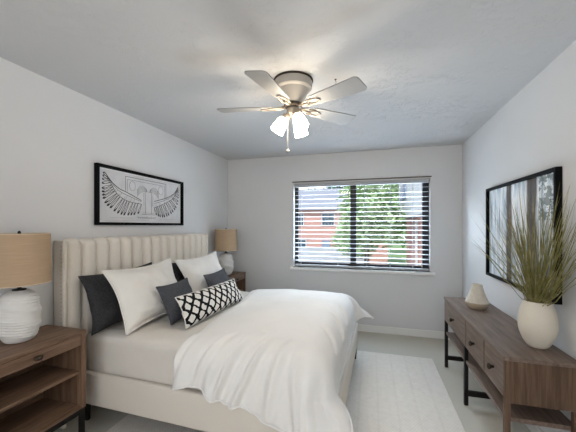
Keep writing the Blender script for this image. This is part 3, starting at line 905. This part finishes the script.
for k in range(190):
    a = rnd.uniform(0, 2 * PI)
    r0 = 0.042 * math.sqrt(rnd.random())
    p0 = Vector((VX + r0 * math.cos(a), VY + r0 * math.sin(a), base_z + rnd.uniform(0, 0.02)))
    sy = rnd.gauss(0, 0.42)                       # the fan spreads along the wall
    sx = rnd.gauss(-0.06, 0.17)
    sy = max(-0.80, min(0.80, sy)); sx = max(-0.42, min(0.12, sx))
    L = rnd.uniform(0.55, 0.90) * (1 - 0.12 * abs(sy))
    d = Vector((sx, sy, 1)).normalized()
    bend = rnd.uniform(0.02, 0.16)
    wdt = rnd.uniform(0.0018, 0.0036)
    side = d.cross(Vector((rnd.gauss(0, 1), rnd.gauss(0, 1), 0.2))).normalized()
    pts = []
    for j in range(8):
        q = j / 7
        # stay inside the neck of the vase until past the rim
        dd = Vector((d.x * smoothstep(0.0, 0.35, q), d.y * smoothstep(0.0, 0.35, q), d.z))
        p = p0 + dd * L * q + Vector((sx, sy, -0.5)) * bend * q ** 3
        p.x = min(p.x, XR - 0.035)
        if abs(p.z - (KZ + 0.272)) < 0.1 and p.z < KZ + 0.30:
            hv = Vector((p.x - VX, p.y - VY, 0))
            if hv.length > 0.052:
                hv = hv.normalized() * 0.052
                p.x, p.y = VX + hv.x, VY + hv.y
        pts.append(p)
    vs = []
    nrm = d.cross(side).normalized()
    for j, p in enumerate(pts):
        q = j / 7
        wd = wdt * (1 - q ** 3 * 0.92)
        vs.append((gr.b.verts.new(p - side * wd), gr.b.verts.new(p + nrm * wd * 0.45), gr.b.verts.new(p + side * wd), gr.b.verts.new(p - nrm * wd * 0.25)))
    for a_, c_ in zip(vs, vs[1:]):
        for i in range(4):
            j = (i + 1) % 4
            gr.b.faces.new((a_[i], a_[j], c_[j], c_[i]))
go = gr.obj('ornamental_grass', M['grassblade'])
for v in go.data.vertices: v.co -= Vector((VX, VY, base_z))
go.location = (VX, VY, base_z)
tag(go, 'spray of long olive green grass standing in the egg-shaped vase', 'plant', kind='thing')

# ------------------------------------------------------------------ wing sketch over the bed
AY, AZ, AW, AH = 2.414, 1.683, 1.122, 0.500
art = thing('framed_sketch', (XL, AY, AZ), 'black framed pencil sketch of spread wings above the headboard', 'picture')
def frame(parent, w, h, fwid, dep, m, sgn):
    b = MB()
    x0, x1 = sorted((0.002 * sgn, dep * sgn))
    b.box(x0, x1, -w / 2, w / 2, h / 2 - fwid, h / 2, 0.0015); b.box(x0, x1, -w / 2, w / 2, -h / 2, -h / 2 + fwid, 0.0015)
    b.box(x0, x1, -w / 2, -w / 2 + fwid, -h / 2 + fwid, h / 2 - fwid, 0.0015); b.box(x0, x1, w / 2 - fwid, w / 2, -h / 2 + fwid, h / 2 - fwid, 0.0015)
    return b.obj('frame', m, parent)
frame(art, AW, AH, 0.024, 0.036, M['frame'], 1)
MB().box(0.002, 0.010, -AW / 2 + 0.024, AW / 2 - 0.024, -AH / 2 + 0.024, AH / 2 - 0.024).obj('mount', M['mount'], art)
pap = MB().box(0.0101, 0.0115, -AW / 2 + 0.036, AW / 2 - 0.036, -AH / 2 + 0.036, AH / 2 - 0.036).obj('paper', M['paper'], art)
inkb, penb = MB(), MB()
def stroke(b, pts, w, h=0.0008):
    # a thin raised ribbon on the paper; pts are (across, up); in view the camera sees +y on the right
    pts = [Vector((0, p[0], p[1])) for p in pts]
    L = []
    for i, p in enumerate(pts):
        t = (pts[min(i + 1, len(pts) - 1)] - pts[max(i - 1, 0)])
        if t.length < 1e-9: t = Vector((0, 1, 0))
        t.normalize()
        n = Vector((0, -t.z, t.y))
        ww = w[i] if isinstance(w, list) else w
        L.append((p + n * ww / 2, p - n * ww / 2))
    X0, X1 = 0.0115, 0.0115 + h
    for (a, c), (d, e) in zip(L, L[1:]):
        vs = [b.b.verts.new((x, q.y, q.z)) for x in (X0, X1) for q in (a, c, e, d)]
        for f in ((4, 5, 6, 7), (0, 1, 5, 4), (1, 2, 6, 5), (2, 3, 7, 6), (3, 0, 4, 7)):
            b.b.faces.new([vs[i] for i in f])
def bez(p0, p1, p2, p3, n=14):
    out = []
    for i in range(n + 1):
        t = i / n; s = 1 - t
        out.append((s**3*p0[0] + 3*s*s*t*p1[0] + 3*s*t*t*p2[0] + t**3*p3[0], s**3*p0[1] + 3*s*s*t*p1[1] + 3*s*t*t*p2[1] + t**3*p3[1]))
    return out
rs = random.Random(4)
def spline(pts, n):
    # Catmull-Rom through the points, n samples
    P = [Vector((p[0], p[1], 0)) for p in pts]
    P = [2 * P[0] - P[1]] + P + [2 * P[-1] - P[-2]]
    out = []
    m = len(P) - 3
    for i in range(n):
        t = i / (n - 1) * m
        k = min(int(t), m - 1); f = t - k
        a, b_, c, d = P[k:k + 4]
        q = 0.5 * ((2 * b_) + (c - a) * f + (2 * a - 5 * b_ + 4 * c - d) * f * f + (3 * b_ - a - 3 * c + d) * f ** 3)
        out.append((q.x, q.y))
    return out
def wing(lead, low, tips, nf, wd):
    L, B, T = spline(lead, 60), spline(low, 60), spline(tips, 60)
    stroke(inkb, L, 0.0062); stroke(inkb, B, 0.0042)
    stroke(inkb, [((a[0] * 2 + c[0]) / 3, (a[1] * 2 + c[1]) / 3) for a, c in zip(L[6:], B[6:])], 0.0034)
    for k in range(nf):
        q = k / (nf - 1)
        a, c = B[min(59, int(q * 59))], T[min(59, int(q * 59))]
        dx, dz = c[0] - a[0], c[1] - a[1]
        ln = math.hypot(dx, dz); nx, nz = -dz / ln, dx / ln
        for sg, w in ((1, 0.0042), (-1, 0.0034)):
            stroke(inkb, bez(a, (a[0] + dx * .4 + sg * nx * wd * .7, a[1] + dz * .4 + sg * nz * wd * .7), (a[0] + dx * .95 + sg * nx * wd * 1.2, a[1] + dz * .95 + sg * nz * wd * 1.2), c), w)
        # shaded feather tip
        o = nx * wd * 0.35, nz * wd * 0.35
        stroke(inkb, [(a[0] + dx * .74 + o[0], a[1] + dz * .74 + o[1]), (a[0] + dx * .90 + o[0], a[1] + dz * .90 + o[1]), c], [0.002, 0.0150, 0.005])
    for k in range(14):
        q = (k + 0.5) / 14
        i = int(q * 59)
        a, c = L[i], B[i]
        t = 0.30 + 0.3 * (k % 2)
        p = (a[0] + (c[0] - a[0]) * t, a[1] + (c[1] - a[1]) * t)
        e = (p[0] + (T[i][0] - c[0]) * 0.28, p[1] + (T[i][1] - c[1]) * 0.28)
        stroke(penb, bez(p, (p[0] + 0.4 * (e[0] - p[0]) + 0.006, p[1] + 0.4 * (e[1] - p[1])), (e[0] + 0.006, e[1] + 0.008), e, 8), 0.002)
wing([(-0.471, 0.190), (-0.396, 0.115), (-0.32, 0.07), (-0.24, 0.047), (-0.064, -0.013)],
     [(-0.444, 0.151), (-0.396, 0.084), (-0.33, 0.01), (-0.219, -0.034), (-0.064, -0.048)],
     [(-0.482, 0.190), (-0.492, 0.150), (-0.497, 0.098), (-0.497, 0.048), (-0.496, 0.004), (-0.488, -0.036), (-0.464, -0.076), (-0.423, -0.104), (-0.378, -0.133), (-0.32, -0.155), (-0.271, -0.162), (-0.219, -0.160), (-0.166, -0.155), (-0.11, -0.141)], 19, 0.011)
wing([(0.485, 0.180), (0.425, 0.109), (0.303, 0.047), (0.108, -0.008)],
     [(0.470, 0.136), (0.393, 0.045), (0.245, -0.026), (0.108, -0.073)],
     [(0.490, 0.180), (0.497, 0.130), (0.500, 0.076), (0.492, 0.014), (0.463, -0.052), (0.420, -0.095), (0.363, -0.132), (0.303, -0.157), (0.245, -0.168), (0.189, -0.163), (0.14, -0.146)], 18, 0.011)
# pale arcade with fronds and a column between the wings
for (a, c, w) in (((-0.255, 0.190), (0.285, 0.190), .005), ((-0.235, 0.165), (0.265, 0.165), .003), ((-0.255, 0.190), (-0.255, 0.06), .005), ((-0.235, 0.165), (-0.235, 0.055), .003),
                  ((0.285, 0.190), (0.285, 0.03), .005), ((0.265, 0.165), (0.265, 0.025), .003),
                  ((-0.017, 0.075), (-0.012, -0.14), .004), ((0.072, 0.075), (0.067, -0.14), .004), ((0.09, 0.06), (0.085, -0.06), .0025), ((-0.037, 0.06), (-0.032, -0.06), .0025),
                  ((-0.06, -0.145), (0.115, -0.145), .004), ((-0.045, -0.130), (0.10, -0.130), .0025), ((-0.02, 0.078), (0.075, 0.078), .003)):
    stroke(penb, [a, c], w)
for s_ in (-1, 1):
    for k in range(6):
        stroke(penb, bez((0.027 + s_ * 0.02, 0.095 - 0.004 * k), (0.027 + s_ * 0.06, 0.145 - 0.012 * k), (0.027 + s_ * 0.12, 0.135 - 0.014 * k), (0.027 + s_ * 0.145, 0.080 - 0.012 * k)), 0.0026)
    stroke(penb, [(0.015 + s_ * 0.19 + 0.035 * math.cos(q * PI / 12), 0.112 + 0.044 * math.sin(q * PI / 12)) for q in range(25)], 0.0026)
# cursive caption, unreadable in the photograph
pts = []
for i in range(170):
    q = i / 169
    pts.append((-0.115 + 0.24 * q + 0.004 * math.cos(i * 0.9), -0.178 + 0.0075 * math.sin(i * 0.9) * (0.6 + 0.4 * math.sin(i * 0.31)) + (0.008 if i % 41 in (3, 4, 5) else 0)))
stroke(penb, pts, 0.0018)
stroke(penb, [(-0.42, -0.186), (-0.17, -0.184)], 0.0012); stroke(penb, [(0.17, -0.184), (0.44, -0.186)], 0.0012)
inkb.obj('ink_lines', M['ink'], pap); penb.obj('pencil_lines', M['pencil'], pap)

# ------------------------------------------------------------------ forest print on the right wall
PY, PZc, PW, PH = 2.66, 1.370, 1.12, 0.808
pic = thing('framed_print', (XR, PY, PZc), 'large black framed print of pale mist and dark tree trunks behind the grass', 'picture')
frame(pic, PW, PH, 0.022, 0.036, M['frame'], -1)
b = MB()
hw_, hh_ = PW / 2 - 0.022, PH / 2 - 0.022
b.box(-0.012, -0.002, -hw_, hw_, -hh_, hh_)
uvl = b.b.loops.layers.uv.verify()
for f in b.b.faces:
    for l in f.loops:
        l[uvl].uv = ((hw_ - l.vert.co.y) / (2 * hw_), (l.vert.co.z + hh_) / (2 * hh_))
b.obj('print', M['print'], pic)

# ------------------------------------------------------------------ ceiling fan
FC = Vector((-0.537, 2.0, H))
fan = thing('ceiling_fan', FC, 'ceiling fan with five pale blades and three lit glass lights', 'ceiling fan')
MB().lathe([(0.137, -0.001), (0.139, -0.006), (0.135, -0.011)], 56).obj('canopy_ring', M['fan_ring'], fan, smooth=True, auto=40)
MB().lathe([(0.130, -0.010), (0.133, -0.016), (0.130, -0.060), (0.122, -0.068), (0.112, -0.072), (0.066, -0.148), (0.060, -0.162)], 56).obj('motor_housing', M['fan_body'], fan, smooth=True, auto=30)
MB().lathe([(0.058, -0.160), (0.064, -0.166), (0.064, -0.182), (0.052, -0.190)], 40).obj('hub_ring', M['fan_ring'], fan, smooth=True, auto=35)
ZB = -0.186
for k in range(5):
    a = R(261.7 + 72 * k)
    mz = Matrix.Rotation(a, 4, 'Z')
    pit = Matrix.Translation((0, 0, ZB)) @ Matrix.Rotation(R(-11), 4, 'X')
    r0, r1, w0, w1, rc = 0.150, 0.535, 0.052, 0.072, 0.028
    out = [(r0, -w0 * 0.72), (r0 + 0.02, -w0 * 0.95), (r0 + 0.05, -w0)]
    for q in range(7):
        an = -PI / 2 + q * PI / 12
        out.append((r1 - rc + rc * math.cos(an), -w1 + rc + rc * math.sin(an)))
    for q in range(7):
        an = q * PI / 12
        out.append((r1 - rc + rc * math.cos(an), w1 - rc + rc * math.sin(an)))
    out += [(r0 + 0.05, w0), (r0 + 0.02, w0 * 0.95), (r0, w0 * 0.72)]
    bo = MB().prism(out, -0.003, 0.003, mx=mz @ pit).obj('blade', M['blade'], fan)
    # blade iron: an arm from the hub and an open oval ring under the blade root
    b = MB()
    mm = mz @ pit
    ring = [mm @ Vector((0.185 + 0.042 * math.cos(q * PI / 14), 0.024 * math.sin(q * PI / 14), -0.009)) for q in range(28)]
    b.tube(ring, 0.0042, 8, closed=True)
    b.tube([mz @ Vector((0.060, 0, ZB + 0.005)), mz @ Vector((0.10, 0, ZB - 0.010)), mm @ Vector((0.145, 0, -0.009))], [0.013, 0.010, 0.008], 10)
    for ss in (-1, 1):
        b.tube([mz @ Vector((0.075, ss * 0.012, ZB)), mm @ Vector((0.125, ss * 0.028, -0.008)), mm @ Vector((0.175, ss * 0.030, -0.006))], [0.006, 0.006, 0.004], 8)
    b.obj('blade_iron', M['nickel'], bo, smooth=True)
MB().lathe([(0.040, -0.192), (0.046, -0.200), (0.044, -0.225), (0.030, -0.245), (0.014, -0.252)], 32).obj('light_kit', M['nickel'], fan, smooth=True, auto=40)
for k, az in enumerate((193, 313, 73)):
    tl = R(33)
    mx = Matrix.Rotation(R(az), 4, 'Z') @ Matrix.Translation((0.030, 0, -0.218)) @ Matrix.Rotation(PI - tl, 4, 'Y')
    # local +z now points down and outwards
    hold = MB().lathe([(0.012, 0.0), (0.014, 0.025), (0.026, 0.030), (0.027, 0.060), (0.020, 0.062)], 24, mx=mx).obj('lamp_holder', M['nickel'], fan, smooth=True, auto=40)
    MB().lathe([(0.026, 0.058), (0.034, 0.064), (0.040, 0.085), (0.046, 0.135), (0.049, 0.160), (0.047, 0.160), (0.044, 0.135), (0.030, 0.075)], 32, mx=mx).obj('glass_shade', M['glow'], fan, smooth=True, auto=50)
b = MB()
b.tube([(-0.034, -0.02, -0.24), (-0.034, -0.02, -0.485)], 0.0018, 6)
ch = b.obj('pull_chain', M['nickel'], fan)
MB().lathe([(0.002, 0.015), (0.011, 0.008), (0.014, 0.0), (0.011, -0.008), (0.003, -0.013)], 16, -0.034, -0.02, -0.495).obj('pull_ball', M['fan_body'], ch, smooth=True)
hk = MB()
hk.lathe([(0.008, 0.0), (0.008, -0.003), (0.002, -0.004)], 12)
hk.tube([(0, 0, -0.003), (0, 0, -0.012), (0.006, 0, -0.020), (0.004, 0, -0.027), (-0.004, 0, -0.026)], 0.0018, 6)
ho = hk.obj('ceiling_hook', M['knob'], loc=(-0.25, 2.06, H))
tag(ho, 'tiny dark metal hook in the ceiling beside a fan blade', 'hook')
